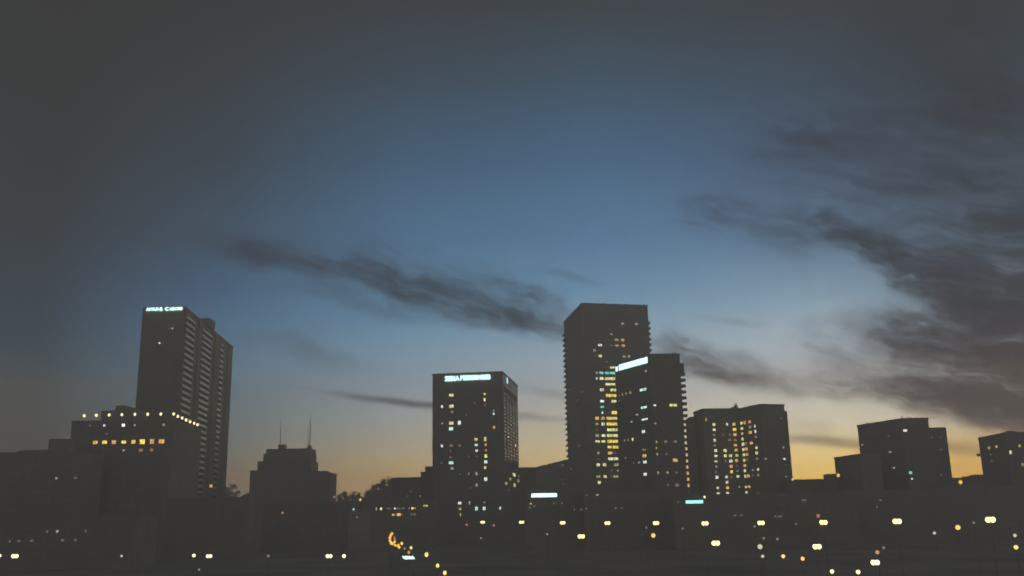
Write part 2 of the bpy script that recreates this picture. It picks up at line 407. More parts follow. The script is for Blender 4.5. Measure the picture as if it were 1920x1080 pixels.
# ================================================================== ground
def terrain(r, a):
    t = max(0, min(1, (r - 700) / 400)); t = t * t * (3 - 2 * t)
    return (30 + 9 * math.sin(3 * a + 1) + 6 * math.sin(7 * a) + 4 * math.sin(13 * a + 2)) * t
def ground_mesh():
    mb = MB(); rs = [0, 60, 130, 200, 280, 360, 460, 580, 680, 760, 820, 870, 920, 970, 1020, 1070, 1110, 1150]; n = 96
    vs = [(0, 0, 0)]
    for r in rs[1:]:
        for k in range(n):
            a = 2 * math.pi * k / n
            vs.append((r * math.sin(a), r * math.cos(a), terrain(r, a)))
    fs = [(0, 1 + (k + 1) % n, 1 + k) for k in range(n)]
    for i in range(len(rs) - 2):
        fs += [(1 + i * n + k, 1 + i * n + (k + 1) % n, 1 + (i + 1) * n + (k + 1) % n, 1 + (i + 1) * n + k) for k in range(n)]
    return mb.add(vs, fs)
struct(ground_mesh().build('ground', M['ground']))

def strip(pts, w, z, dz=0.0):
    mb = MB(); n = len(pts); vs = []
    for i in range(n):
        d = (Vector(pts[min(i + 1, n - 1)]) - Vector(pts[max(i - 1, 0)])).normalized(); s = Vector((-d.y, d.x)) * w / 2
        p = Vector(pts[i]); vs += [(*(p + s), z), (*(p - s), z)]
    fs = [(2 * i, 2 * i + 1, 2 * i + 3, 2 * i + 2) for i in range(n - 1)]
    mb.add(vs, fs); return mb

# ================================================================== street lamps (positions first, roads follow them)
ROW = [(835,979), (905,979), (978,979), (1055,980), (1139,980.5), (1230,980.5), (1322,981), (1427,980), (1544,979), (1682,977), (1857,974)]
row_pos = [hit_z(x, y, 12.4) for x, y in ROW]
rp = [Vector((p.x, p.y)) for p in row_pos]
hw = [rp[0] * 2 - rp[1] + (rp[0] - rp[1]) * 1.5] + [p + Vector((0, -9)) for p in rp] + [rp[-1] + (rp[-1] - rp[-2]) * 2]
struct(strip([tuple(p) for p in hw], 15, .02).build('highway', M['asphalt']))
for off in (-6.6, 0, 6.6):
    side = [p + Vector((0, off * .95)) for p in hw]
    struct(strip([tuple(p) for p in side], .18, .026).build('lane_marking', M['paint']))
kb = MB(); kpts = [p + Vector((0, 8.2)) for p in hw]
for a, b in zip(kpts[:-1], kpts[1:]):
    d = (b - a); c = (a + b) / 2; dn = d.normalized()
    kb.obox(Vector((c.x, c.y, .07)), Vector((*dn, 0)) * d.length / 2, Vector((-dn.y, dn.x, 0)) * .2, Vector((0, 0, .08)))
struct(kb.build('kerb', M['paving']))
RAMP_PX = [(775,998),(752,997.5),(744,999),(739,1000),(734,1003),(731,1007),(731,1011),(731,1014),(733,1018),(738,1021),(742,1023),(748,1024.5),(757,1028),(766,1036),(800,1040),(820,1060),(834,1074)]
ramp_w = [hit_z(x, y, 8.0) for x, y in RAMP_PX]
struct(strip([(p.x + 3.5, p.y) for p in ramp_w], 7, .012).build('ramp_road', M['asphalt']))
lr = [hit_z(x, 1042, 9.0) for x in (-120, 0, 200, 400, 630, 760)]
struct(strip([(p.x, p.y - 5) for p in lr], 9, .016).build('street', M['asphalt']))

def lamp(kind, px, py, zh, w, bulb, label, group=None, Y=None, cat='street lamp', name='street_lamp', aspect=.62):
    """kind: 'double' (two heads on a cross arm), 'globe' or 'cobra' (one head)"""
    h = at(px, py, Y) if Y else hit_z(px, py, zh)
    z0 = 0.0; dist = h.y
    t = thing(name, label, cat, (h.x, h.y, z0), group)
    x, y, z = h; W_ = max(w * dist / F * .80, .26)
    if kind == 'double':
        hwid = W_ * .27; sep_ = W_ * .5 - hwid
        MB().tube((x, y, -.2), (x, y, z + W_ * aspect * .4 + .1), .1, .05, 8).build('pole', M['metal'], t)
        MB().tube((x - sep_, y, z + W_ * aspect * .4), (x + sep_, y, z + W_ * aspect * .4), .06, .06, 6).build('arm', M['metal'], t)
        for s in (-1, 1):
            hd = MB().ball((x + s * sep_, y, z + W_ * aspect * .4), hwid * .5, hwid * .5, .12, 10, 5).build('lamp_head', M['metal'], t)
            b = MB().ball((x + s * sep_, y, z - .03), hwid, hwid, W_ * aspect * .48, 12, 8).build('bulb', BULB[bulb], hd)
    else:
        MB().tube((x, y, -.2), (x, y, z - W_ * aspect * .45), .08, .05, 8).build('pole', M['metal'], t)
        b = MB().ball((x, y, z), W_ / 2, W_ / 2, W_ / 2 * aspect / .62, 12, 8).build('globe', BULB[bulb], t)
        MB().tube((x, y, z + W_ / 2 * aspect / .62 - .01), (x, y, z + W_ / 2 * aspect / .62 + .12), .16, .05, 8).build('cap', M['metal'], t)
    return t

# ================================================================== BUILDINGS
# ---- tower with painted sky glints down its side (far left)
n_, l_, r_, b_, zt = corners((347, 574), (268, 577), (437, 650), 445)
T = thing('office_tower', 'tall dark tower at far left with three columns of pale bars down its right side', 'tower', mid(n_, l_, r_, b_))
volume(T, xy(l_, n_, r_, b_), zt, M['dark_clad'])
fr = Face(l_, n_); sd = Face(n_, r_)
# piers, and pale bars that paint the sky reflected in the side windows
for x0, x1, ytop in ((350.5, 366, 583), (380.5, 397, 611), (414, 420, 640)):
    uu0 = sd.px(x0, ytop)[0]; uu1 = sd.px(x1, ytop + (x1 - x0))[0]
    uu0 = max(.5, uu0); c = (uu0 + uu1) / 2; hw_ = (uu1 - uu0) / 2
    z = zt - 4.2; k = 0
    gm = MB(); gm.obox(sd.pt(c, zt / 2, .02), sd.u * hw_, sd.n * .03, Vector((0, 0, zt / 2 - 3))); gm.build('glazing', M['bronze_glass'], T)
    while z > 8:
        MB().obox(sd.pt(c, z, .06), sd.u * hw_, sd.n * .16, Vector((0, 0, .68))).build('sky_glint_bar', M['pale'], T); z -= 3.05
for x in (348.5, 373.5, 404, 428):
    u = min(max(sd.px(x, 574 + (x - 347) * .844)[0], .6), sd.len - .8)
    MB().obox(sd.pt(u, zt / 2 - 1, .2), sd.u * .55, sd.n * .3, Vector((0, 0, zt / 2))).build('pier', M['dark_clad'], T)
put_windows(T, fr, lit_windows(T, fr, (0, 540, 4), [(1197, 415, 14, 14, 'w'), (1219, 418, 12, 14, 'dd'), (1295, 293, 12, 14, 'g'), (1271, 305, 10, 12, 'dd')]),
            zr=(6, zt - 8), ur=(1.5, fr.len - 1.5), wu=3.2)
pr = hit_z(382, 604, zt)
c0 = at(371, 597, pr.y + 6); c1 = at(394, 598, pr.y + 6)
MB().box(c0.x, c1.x, pr.y + 6, pr.y + 15, zt - 1, c0.z).build('penthouse', M['dark_clad'], T)
mast(T, 391, 591, 598, pr.y + 7, .12, rungs=False)

def text_mesh(txt, size, bold, depth=.18):
    cu = bpy.data.curves.new('letters', 'FONT'); cu.body = txt; cu.size = size; cu.offset = bold; cu.extrude = depth / 2; cu.align_x = 'CENTER'; cu.align_y = 'CENTER'; cu.resolution_u = 2
    o = bpy.data.objects.new('letters', cu); col.objects.link(o)
    dg = bpy.context.evaluated_depsgraph_get(); me = bpy.data.meshes.new_from_object(o.evaluated_get(dg))
    bpy.data.objects.remove(o); return me
def letter_sign(face, x0, x1, yc, hpx, words, mat, label, name='sign'):
    """illuminated letters on a wall: each word set to the width it has on the building"""
    u0, z0 = face.px(x0, yc); t = thing(name, label, 'sign', face.pt(u0, z0, .3))
    for txt, xa, xb, ya, hh in words:
        ua, za = face.px(xa, ya); ub, zb = face.px(xb, ya); _, zt_ = face.px(xa, ya - hh / 2); _, zb_ = face.px(xa, ya + hh / 2)
        me = text_mesh(txt, 1.0, .035); me.materials.clear(); me.materials.append(mat)
        xs = [v.co.x for v in me.vertices]; ys = [v.co.y for v in me.vertices]
        sx = abs(ub - ua) / (max(xs) - min(xs)); sy = (zt_ - zb_) / (max(ys) - min(ys)); cx = (max(xs) + min(xs)) / 2; cy = (max(ys) + min(ys)) / 2
        uc = (ua + ub) / 2; zc = (zt_ + zb_) / 2; base = Vector(t['_base']); ud = face.u if face.u.x > 0 else -face.u
        for v in me.vertices:
            p = face.pt(uc, zc, .3) + ud * ((v.co.x - cx) * sx) + Vector((0, 0, (v.co.y - cy) * sy)) + face.n * v.co.z
            v.co = p - base
        o = bpy.data.objects.new('letters', me); col.objects.link(o); o.parent = t
    ua, _ = face.px(x0, yc); ub, _ = face.px(x1, yc)
    MB().obox(face.pt((ua + ub) / 2, z0, .1), face.u * abs(ub - ua) / 2, face.n * .06, Vector((0, 0, .12))).build('rail', M['metal'], t)
    return t
letter_sign(fr, 275, 343, 580, 6, [('AVOLD', 274.5, 298, 580.3, 6), ('B', 300, 305.5, 579.8, 6.5), ('C', 309.5, 316.5, 579.5, 6.5), ('HBOBB', 319, 342.5, 579.4, 5.8)], SIGN_T,
            'white glowing letters along the roof edge of the far left tower')

# ---- terrace building with roof lamps in front of it
n_, l_, r_, b_, zt = corners((327, 786.5), (135, 789), (378, 803), 400)
P = thing('terrace_building', 'broad dark block below the far left tower with a row of amber windows', 'building', mid(n_, l_, r_, b_))
volume(P, xy(l_, n_, r_, b_), zt, M['brick'])
fr = Face(l_, n_); sd2 = Face(n_, r_)
ZP = (120, 740, 6.857)
put_windows(P, fr, lit_windows(P, fr, ZP, [(405,607,70,50,'O'),(523,605,72,48,'Y'),(643,615,66,56,'o'),(769,605,72,44,'Y'),(893,607,62,54,'O'),(1007,618,76,72,'Y'),(1130,624,60,72,'o'),(1253,610,80,60,'O'),
  (990,718,58,46,'od'),(1125,727,48,44,'od'),(332,387,24,20,'dd'),(520,390,18,20,'w'),(766,382,44,40,'W'),(910,377,24,24,'g'),(1285,377,28,24,'g'),(765,750,14,24,'g'),(550,487,20,20,'dd')]),
  zr=(4, zt - 3), ur=(2, fr.len - 2), wu=4.0)
for x0, x1, yt, dY, nm in ((190, 262, 770, 16, 'roof_storey'), (217, 236, 760.5, 20, 'lift_house')):
    c0 = at(x0, yt, 400 + dY); c1 = at(x1, yt, 400 + dY); MB().box(c0.x, c1.x, 400 + dY, 400 + dY + 12, zt - 1.1, c0.z).build(nm, M['brick'], P)
mast(P, 241, 764, 775, 417, .1, rungs=False)
BL = [(258,270),(414,265),(580,260),(743,256),(910,252),(1075,250),(1243,248),(1409,248),(1468,278),(1523,300),(1574,326),(1625,348),(1677,368),(1720,386)]
BN = ['globe lamp on the roof edge, leftmost of the row over the amber windows', 'second globe lamp from the left on the terrace roof edge, against the sky', 'globe lamp on the terrace roof edge in front of the low roof storey',
 'globe lamp on the terrace roof just under the lift house', 'globe lamp on the terrace roof at the left edge of the tall tower', 'globe lamp in front of the tall tower, left one of two near its middle',
 'globe lamp in front of the tall tower, right one of two near its middle', 'globe lamp at the corner of the terrace roof where the row bends', 'first globe lamp past the roof corner on the receding side of the terrace',
 'second globe lamp past the roof corner on the receding terrace side', 'third globe lamp past the corner, midway down the receding terrace side', 'fourth globe lamp past the corner on the receding terrace side',
 'last but one globe lamp on the receding terrace side', 'last and lowest globe lamp at the far right end of the terrace roof']
for i, (zx, zy) in enumerate(BL):
    x, y = 120 + zx / 6.857, 740 + zy / 6.857
    f = fr if i < 8 else sd2
    u, z = f.px(x, y); u = min(max(u, .35), f.len - .3)
    p = f.pt(u, z, -.12); t = thing('roof_lamp', BN[i], 'lamp', (p.x, p.y, zt), 'globe lamps on the terrace roof edge')
    MB().tube((p.x, p.y, zt - .02), (p.x, p.y, p.z - .3), .07, .05, 6).build('post', M['pale'], t)
    MB().ball(p, .52, .52, .62, 12, 8).build('globe', BULB['cream'], t)
    MB().tube((p.x, p.y, p.z + .6), (p.x, p.y, p.z + .75), .15, .04, 6).build('cap', M['metal'], t)

# ---- low block at the left edge
n_ = at(150, 846, 372); zt = n_.z; l_ = hit_z(-160, 851, zt); n2_ = hit_z(92, 842.5, zt)
LB = thing('low_block', 'long low dark block at the left edge with a roof hut', 'building', mid(n_, l_))
pts = [(l_.x, l_.y), (n_.x, n_.y), (n_.x, n_.y + 22), (l_.x, l_.y + 22)]
volume(LB, pts, zt, M['concrete'])
c0 = at(92, 823, 380); c1 = at(126, 823, 380); MB().box(c0.x, c1.x, 380, 388, zt - 1.1, c0.z).build('roof_hut', M['concrete'], LB)
c0 = at(35, 844, 382); c1 = at(92, 843, 382); MB().box(c0.x, c1.x, 382, 390, zt - 1.1, c0.z).build('roof_storey', M['concrete'], LB)
fl = Face(l_, n_)
put_windows(LB, fl, lit_windows(LB, fl, (0, 810, 4), [(423,350,14,16,'g'),(566,344,26,22,'dd'),(820,337,28,24,'dd'),(355,752,16,16,'dd'),(430,750,22,16,'g'),(645,750,14,26,'dd'),(145,808,26,14,'dd'),(566,808,24,22,'dd'),(75,812,20,14,'dd'),(240,815,30,14,'dd')][:3]),
            zr=(4, zt - 2), ur=(2, fl.len - 2), wu=4)

# ---- stepped building with antennas
Y = 640
AB = thing('stepped_building', 'stepped dark building with two tall antenna masts on its roof', 'building', mid(at(550, 940, Y + 12)))
def px_box(parent, x0, x1, yt, Y, depth, mat, name, z0=-.4):
    a = at(x0, yt, Y); b = at(x1, yt, Y); return MB().box(a.x, b.x, Y, Y + depth, z0, a.z).build(name, mat, parent)
px_box(AB, 469, 585, 882, Y, 30, M['concrete'], 'lower_wing')
px_box(AB, 483, 582, 865, Y + 2, 26, M['concrete'], 'middle_wing')
px_box(AB, 494, 581, 851, Y + 4, 22, M['concrete'], 'upper_wing')
px_box(AB, 499, 581.5, 842, Y + 5, 20, M['concrete'], 'top_storey')
px_box(AB, 585.2, 619, 886, Y - 2, 24, M['concrete'], 'side_wing')
px_box(AB, 588, 612, 883, Y + 6, 10, M['concrete'], 'roof_storey')
px_box(AB, 614, 627, 887.5, Y - 2.4, 5, M['pale'], 'canopy', z0=at(600, 889, Y).z)
px_box(AB, 522, 534, 833.5, Y + 7, 6, M['metal'], 'plant_box', z0=at(522, 845, Y).z)
px_box(AB, 576.5, 582, 835, Y + 7, 5, M['metal'], 'mast_base', z0=at(522, 845, Y).z)
for x, yt, r in ((525, 785, .34), (532, 792, .1), (536, 800, .1), (580.5, 784, .38), (577.5, 790, .13), (574, 812, .08)):
    mast(AB, x, yt, 841, Y + 8, r, rungs=r > .15)
for x in (560, 567, 571): mast(AB, x, 836, 842, Y + 8, .07, rungs=False)

# ---- office tower with the long glowing name
n_, l_, r_, b_, zt = corners((942, 696), (811, 701), (970, 722), 520)
B6 = thing('office_tower', 'square dark tower in the middle left with a long glowing sign under its roof', 'tower', mid(n_, l_, r_, b_))
volume(B6, xy(l_, n_, r_, b_), zt, M['concrete'])
f6, s6 = Face(l_, n_), Face(n_, r_)
Z5, Z6 = (760, 660, 6), (760, 820, 6)
res = lit_windows(B6, f6, Z5, [(518,493,50,30,'y'),(413,612,25,28,'w'),(518,615,54,36,'y'),(525,667,26,22,'yd'),(892,481,24,22,'y'),(892,548,20,40,'y'),(777,575,12,14,'dd'),(895,608,16,20,'od'),(995,660,12,18,'g'),(995,695,20,28,'t'),
 (415,800,18,22,'g'),(516,797,50,34,'y'),(609,798,34,46,'w'),(516,862,48,38,'t'),(998,852,28,34,'yo'),(795,996,34,30,'y'),(797,1043,36,24,'t'),(898,985,26,46,'y'),(904,1049,24,32,'o'),(412,1052,26,30,'w'),(518,1050,36,24,'od'),(611,1051,28,30,'rd'),(688,708,12,14,'dd')])
res += lit_windows(B6, f6, Z6, [(508,150,12,30,'dd'),(803,158,28,26,'t'),(908,147,22,26,'o'),(800,205,20,20,'dd'),(705,217,22,22,'dd'),(508,213,26,20,'od'),(907,212,32,40,'y'),(515,276,54,34,'t'),(906,270,38,36,'t'),(527,332,30,28,'g'),
 (898,335,24,30,'y'),(410,285,20,14,'dd'),(708,425,30,34,'yd'),(803,418,24,36,'g'),(613,435,14,14,'dd'),(905,484,36,42,'t'),(803,542,22,36,'g'),(733,570,14,16,'dd'),(612,745,38,30,'w'),(714,732,36,36,'g'),(892,735,28,24,'dd'),
 (801,792,30,44,'t'),(887,795,30,40,'t'),(1068,798,18,32,'t'),(615,797,30,30,'yd'),(620,850,14,40,'yd')])
put_windows(B6, f6, res, zr=(6, zt - 10), ur=(2.2, f6.len - 2.2), wu=2.7, zrange=(2.8, 3.4), shrink=.95)
for x in (813, 833.5, 855.5, 876.5, 886, 902, 917, 932, 941):
    u = min(max(f6.px(x, 760)[0], .5), f6.len - .5)
    MB().obox(f6.pt(u, (zt - 8) / 2, .14), f6.u * .38, f6.n * .22, Vector((0, 0, (zt - 8) / 2))).build('pilaster', M['concrete'], B6)
res = lit_windows(B6, s6, Z6, [(1222,425,34,42,'y'),(1180,465,24,36,'yd'),(1133,502,30,38,'yd'),(1270,497,24,40,'yd'),(1273,445,14,20,'yd'),(1226,536,24,40,'y'),(1165,570,10,30,'dd')])
res += lit_windows(B6, s6, Z5, [(1158,962,18,18,'w'),(1240,1062,18,22,'w')])
put_windows(B6, s6, res, dark=False)
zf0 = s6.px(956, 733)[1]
MB().obox(s6.pt(s6.len / 2 + .2, (zf0 + zt - 1.3) / 2, .06), s6.u * (s6.len / 2 - .5), s6.n * .1, Vector((0, 0, (zt - 1.3 - zf0) / 2))).build('sunset_tint_fascia', M['pale'], B6)  # parapet band coloured pale for the sunset light on this concrete side
zhi = s6.px(946, 735)[1]; zlo = s6.px(946, 878)[1]
rows = 22; cw = s6.len / 5.3
for i in range(rows):
    for j in range(5):
        z = zhi - (zhi - zlo) * (i + .5) / rows - 0.0
        window(B6, s6, (j + .62) * cw, z, cw * .52, (zhi - zlo) / rows * .66, M['mirror_glass'])
letter_sign(f6, 834, 920, 709.5, 9, [('SEBIA', 834.3, 861.8, 710.3, 9.5), ('PEBBBBMBEB', 863.2, 920, 708.8, 9)], SIGN_T, 'long glowing white name sign across the top of the square tower')
u, z = s6.px(950.5, 713.5)
t = thing('sign', 'small glowing leaf shaped emblem on the receding side of the square tower', 'sign', s6.pt(u, z, .2))
mb = MB(); base = s6.pt(u, z, .18); prof = [(-.5, 1.0), (-.15, .92), (.35, .2), (.5, -.35), (.3, -.85), (-.05, -1), (-.42, -.7), (-.5, 0)]
su, sz = 1.75 * 2.1, 1.75
vs = [base + s6.u * a * su + Vector((0, 0, b * sz)) + s6.n * o for o in (0, .22) for a, b in prof]; k = len(prof)
mb.add(vs, [tuple(range(k)), tuple(reversed(range(k, 2 * k)))] + [(i, (i + 1) % k, k + (i + 1) % k, k + i) for i in range(k)]); mb.build('emblem', SIGN_C, t)

# ---- the tallest, balconied tower in the middle
n_, l_, r_, b_, zt = corners((1090, 568), (1057, 603), (1214, 572), 575)
B8 = thing('apartment_tower', 'tallest dark tower with a bright yellow window column and balconies on both edges', 'tower', mid(n_, l_, r_, b_))
volume(B8, xy(l_, n_, r_, b_), zt, M['dark_clad'])
f8, s8 = Face(n_, r_), Face(n_, l_)
Z7, Z8, Z9 = (1020, 540, 6), (1020, 720, 6), (1020, 860, 6)
res = lit_windows(B8, f8, Z7, [(884,396,34,20,'yd'),(1040,411,30,20,'g'),(757,517,28,14,'g'),(815,577,44,24,'yd'),(884,579,36,30,'o'),(630,630,44,24,'w'),(568,694,26,24,'yd'),(818,643,40,22,'o'),(889,646,40,28,'o'),(762,646,24,14,'rd'),
 (632,759,36,30,'yw'),(585,768,14,20,'dd'),(901,769,32,26,'yd'),(955,768,28,30,'yd'),(706,828,26,14,'dd'),(770,891,56,22,'y'),(593,950,22,24,'g'),(644,956,46,28,'T'),(710,957,46,28,'T'),(770,961,56,28,'T'),(593,1010,20,20,'w'),
 (648,1017,44,30,'yw'),(714,1020,56,32,'y'),(773,1024,56,32,'y')])
res += lit_windows(B8, f8, Z8, [(718,10,54,28,'y'),(776,12,54,28,'y'),(650,65,44,30,'yw'),(779,68,64,30,'y'),(724,132,60,32,'Y'),(786,134,60,32,'Y'),(653,187,44,28,'w'),(786,200,56,30,'y'),(655,259,42,22,'T'),(658,318,16,30,'w'),(791,327,60,36,'Y'),
 (730,327,30,20,'dd'),(597,386,40,36,'O'),(663,386,40,32,'O'),(731,390,58,30,'Y'),(793,392,58,30,'Y'),(595,457,34,26,'yd'),(665,447,38,34,'yw'),(733,454,58,34,'Y'),(795,455,58,34,'Y'),(597,515,26,16,'dd'),(738,520,58,30,'y'),(800,521,58,30,'y'),
 (597,582,40,32,'yd'),(669,577,42,28,'yw'),(738,583,60,32,'y'),(800,584,60,32,'y'),(602,650,50,26,'y'),(669,650,42,28,'y'),(741,652,60,34,'Y'),(803,653,60,34,'Y'),(738,718,48,30,'Y'),(805,718,64,32,'Y'),(609,777,28,28,'yd'),(742,778,50,32,'O'),
 (797,777,36,16,'dd'),(749,847,56,30,'yw'),(807,847,56,30,'yw'),(617,838,14,14,'dd'),(610,911,40,32,'yw'),(680,911,40,34,'y'),(814,912,50,32,'yd'),(829,978,14,26,'g'),(763,975,14,24,'dd'),(612,1045,48,24,'yd'),(686,1043,36,30,'y'),
 (750,1045,16,26,'dd'),(808,1047,58,28,'yd')])
res += lit_windows(B8, f8, Z9, [(621,270,34,34,'y')])
put_windows(B8, f8, res, zr=(6, zt - 12), ur=(2.5, f8.len - 2.5), wu=3.3, shrink=.97)
res = lit_windows(B8, s8, Z8, [(290,78,22,18,'dd'),(428,80,26,18,'dd'),(375,182,22,16,'dd'),(462,190,16,24,'dd'),(400,700,40,14,'dd'),(310,955,22,30,'dd')])
put_windows(B8, s8, res, zr=(6, zt - 12), ur=(1, s8.len - 1), wu=4.5)
# balconies: left ones where the far end of the side shows, right ones on the right end wall
ztl = at(1056, 630, l_.y).z; pit = 9.66 * l_.y / F * 1.02
z = ztl
ud = (l_ - n_); ud.z = 0; ud.normalize()
while z > 24:
    c = s8.pt(s8.len - 3.2, z, .62)
    MB().obox(c, s8.u * 2.9, s8.n * .65, Vector((0, 0, .62))).build('balcony', M['concrete'], B8); z -= pit
z = at(1217, 604, r_.y).z; ur_ = (r_ - n_); ur_.z = 0; ur_.normalize(); vr = (b_ - r_); vr.z = 0; vr.normalize()
while z > 30:
    c = Vector((r_.x, r_.y, z)) + ur_ * .8 + vr * 4
    MB().obox(c, ur_ * .8, vr * 3.0, Vector((0, 0, .72))).build('balcony', M['concrete'], B8); z -= pit
for x in (1099, 1110, 1121, 1133, 1155, 1176, 1199, 1209):
    p = hit_z(x, 568 + (x - 1090) * .032, zt); q = f8.pt(f8.px(x, 569)[0], zt, -1.0)
    MB().obox(q + Vector((0, 0, .22)), f8.u * .7, f8.n * .4, Vector((0, 0, .3))).build('roof_fitting', M['metal'], B8)

# ---- shorter balconied tower in front of it
n_, l_, r_, b_, zt = corners((1217, 663), (1153, 681.5), (1274, 663), 480)
B9 = thing('apartment_tower', 'second tower standing before the tallest one with deep rounded balconies on its right edge', 'tower', mid(n_, l_, r_, b_))
volume(B9, xy(l_, n_, r_, b_), zt, M['dark_clad'])
f9, s9 = Face(n_, r_), Face(n_, l_)
res = lit_windows(B9, s9, Z8, [(1118,58,88,34,'t'),(972,88,20,30,'o'),(885,117,12,40,'yd'),(927,110,14,30,'yd'),(848,130,10,30,'rd'),(1126,257,80,30,'t'),(1048,341,36,18,'g'),(1133,381,86,20,'t'),(988,427,28,12,'g'),(850,205,14,20,'rd'),
 (1121,533,42,36,'t'),(1000,624,26,38,'y'),(908,648,12,34,'g'),(950,636,12,34,'g'),(1132,737,56,28,'rd'),(1132,806,50,40,'O'),(1137,873,50,34,'t'),(1070,878,28,22,'g'),(918,848,12,26,'yd'),(1008,890,14,30,'dd'),(1140,1010,40,36,'w')])
res += lit_windows(B9, s9, Z7, [(1149,941,24,28,'g')])
put_windows(B9, s9, res, zr=(6, zt - 9), ur=(1.5, s9.len - 1.5), wu=3.6)
res = lit_windows(B9, f9, Z8, [(1247,231,32,16,'w'),(1430,249,42,34,'y'),(1476,247,44,34,'y'),(1253,449,22,24,'g'),(1266,648,16,34,'yd'),(1368,646,36,36,'rd'),(1475,652,44,34,'rd'),(1264,714,16,24,'yd'),(1273,787,22,30,'yd'),(1379,790,20,26,'rd'),
 (1475,856,58,40,'O'),(1283,999,22,32,'yd'),(1390,997,26,28,'yd'),(1490,997,36,24,'dd')])
res += lit_windows(B9, f9, Z9, [(1393,302,32,34,'dd'),(1497,302,46,36,'rd')])
put_windows(B9, f9, res, zr=(6, zt - 9), ur=(1.5, f9.len - 1.5), wu=3.4)
vr = (b_ - r_); vr.z = 0; vr.normalize(); ur_ = (r_ - n_); ur_.z = 0; ur_.normalize()
def rounded_slab(c, ux, uy, L_, Wd, h):
    pts = [c + ux * (-.3) + uy * (-Wd)]
    for k in range(7):
        a = -math.pi / 2 + math.pi * k / 6; pts.append(c + ux * (L_ - Wd * .55 + math.cos(a) * Wd * .55) + uy * (math.sin(a) * Wd))
    pts.append(c + ux * (-.3) + uy * Wd)
    return MB().prism([(p.x, p.y) for p in pts], c.z - h, c.z + h)
zb = at(1280, 700.5, r_.y).z; pit9 = 11.1 * r_.y / F * 1.005
z = zb
while z > 20:
    c = Vector((r_.x, r_.y, z)) + vr * 3.6
    rounded_slab(c, ur_, vr, 3.9, 2.6, .68).build('balcony', M['concrete'], B9); z -= pit9
c = Vector((r_.x, r_.y, 0)) + vr * 3.6; za = at(1288, 680, r_.y).z
rounded_slab(Vector((c.x, c.y, (za + at(1288, 697, r_.y).z) / 2)), ur_, vr, 3.5, 2.7, (za - at(1288, 697, r_.y).z) / 2).build('roof_terrace', M['dark_clad'], B9)
q = f9.pt(f9.px(1266, 663)[0], zt, -1)
MB().obox(q + Vector((0, 0, .2)), f9.u * .8, f9.n * .5, Vector((0, 0, .3))).build('roof_fitting', M['metal'], B9)
def panel_sign(face, x0, x1, yc0, yc1, hpx, mat, label, cut=None, out=.25):
    ua, za = face.px(x0, yc0); ub, zb_ = face.px(x1, yc1); zc = (za + zb_) / 2
    _, zt1 = face.px(x0, yc0 - hpx / 2); hh = abs(zt1 - za)
    t = thing('sign', label, 'sign', face.pt((ua + ub) / 2, zc, out))
    MB().obox(face.pt((ua + ub) / 2, zc, out * .4), face.u * (abs(ub - ua) / 2 + .1), face.n * .1, Vector((0, 0, hh + .1))).build('casing', M['metal'], t)
    segs = [(ua, ub)] if cut is None else [(ua, ua + (ub - ua) * cut - .04), (ua + (ub - ua) * cut + .04, ub)]
    for a, b in segs:
        MB().obox(face.pt((a + b) / 2, zc, out * .4 + .13), face.u * abs(b - a) / 2, face.n * .05, Vector((0, 0, hh))).build('light_panel', mat, t)
    return t
panel_sign(s9, 1161, 1214.5, 690, 674.3, 10.8, SIGN_B, 'slanted bright bluish white sign near the top of the second tower', cut=.25)
panel_sign(s9, 1155.2, 1159, 692.3, 691.2, 9, SIGN_B, 'tiny bright symbol at the lower left end of the slanted sign')

# ---- twin block with many amber windows
n_, l_, r_, b_, zt = corners((1425, 757), (1386, 765.5), (1470, 758), 560)
B10 = thing('apartment_block', 'wide dark block covered in amber and yellow windows right of the balconied towers', 'building', mid(n_, l_, r_, b_))
volume(B10, xy(l_, n_, r_, b_), zt, M['dark_clad'])
fw, sw = Face(n_, r_), Face(n_, l_)
# wing's left wall runs on to where the left block meets it
n2, l2, r2, b2, zt2 = corners((1317, 766), (1300, 772.5), (1386, 765), 588)
far = sw.pt(min(sw.len, 40), 0); volume(B10, xy(l2, n2, r2, b2), zt2, M['dark_clad'])
fb = Face(n2, r2)
ZA, ZB = (1240, 740, 6), (1240, 900, 6)
res = lit_windows(B10, fb, ZA, [(503,278,14,42,'O'),(591,337,36,36,'y'),(594,396,34,30,'yw'),(594,457,20,24,'g'),(599,513,30,38,'yw'),(600,576,26,12,'g'),(610,627,36,38,'y'),(614,689,38,32,'yw'),(614,748,38,24,'yw'),(618,811,24,28,'g'),
 (613,866,14,12,'g'),(627,929,38,40,'w'),(635,1052,28,28,'yw'),(739,333,24,34,'t'),(697,466,20,16,'dd'),(769,446,24,28,'rd'),(766,511,40,26,'od'),(716,624,38,38,'y'),(719,690,36,36,'y'),(778,681,40,36,'y'),(723,744,22,30,'rd'),
 (782,744,42,38,'yw'),(785,806,40,40,'O'),(790,867,34,36,'Y'),(732,920,34,34,'yw'),(789,921,22,22,'od'),(739,988,34,36,'yw'),(744,1042,32,36,'Y'),(816,334,40,40,'O'),(823,392,44,38,'Y'),(827,450,42,38,'O'),(831,509,38,34,'od'),(833,566,38,36,'O')])
res += lit_windows(B10, fb, ZB, [(641,145,38,26,'yw'),(745,153,38,30,'yw')])
put_windows(B10, fb, res, zr=(6, zt2 - 6), ur=(1.5, fb.len - 1.5), wu=3.3)
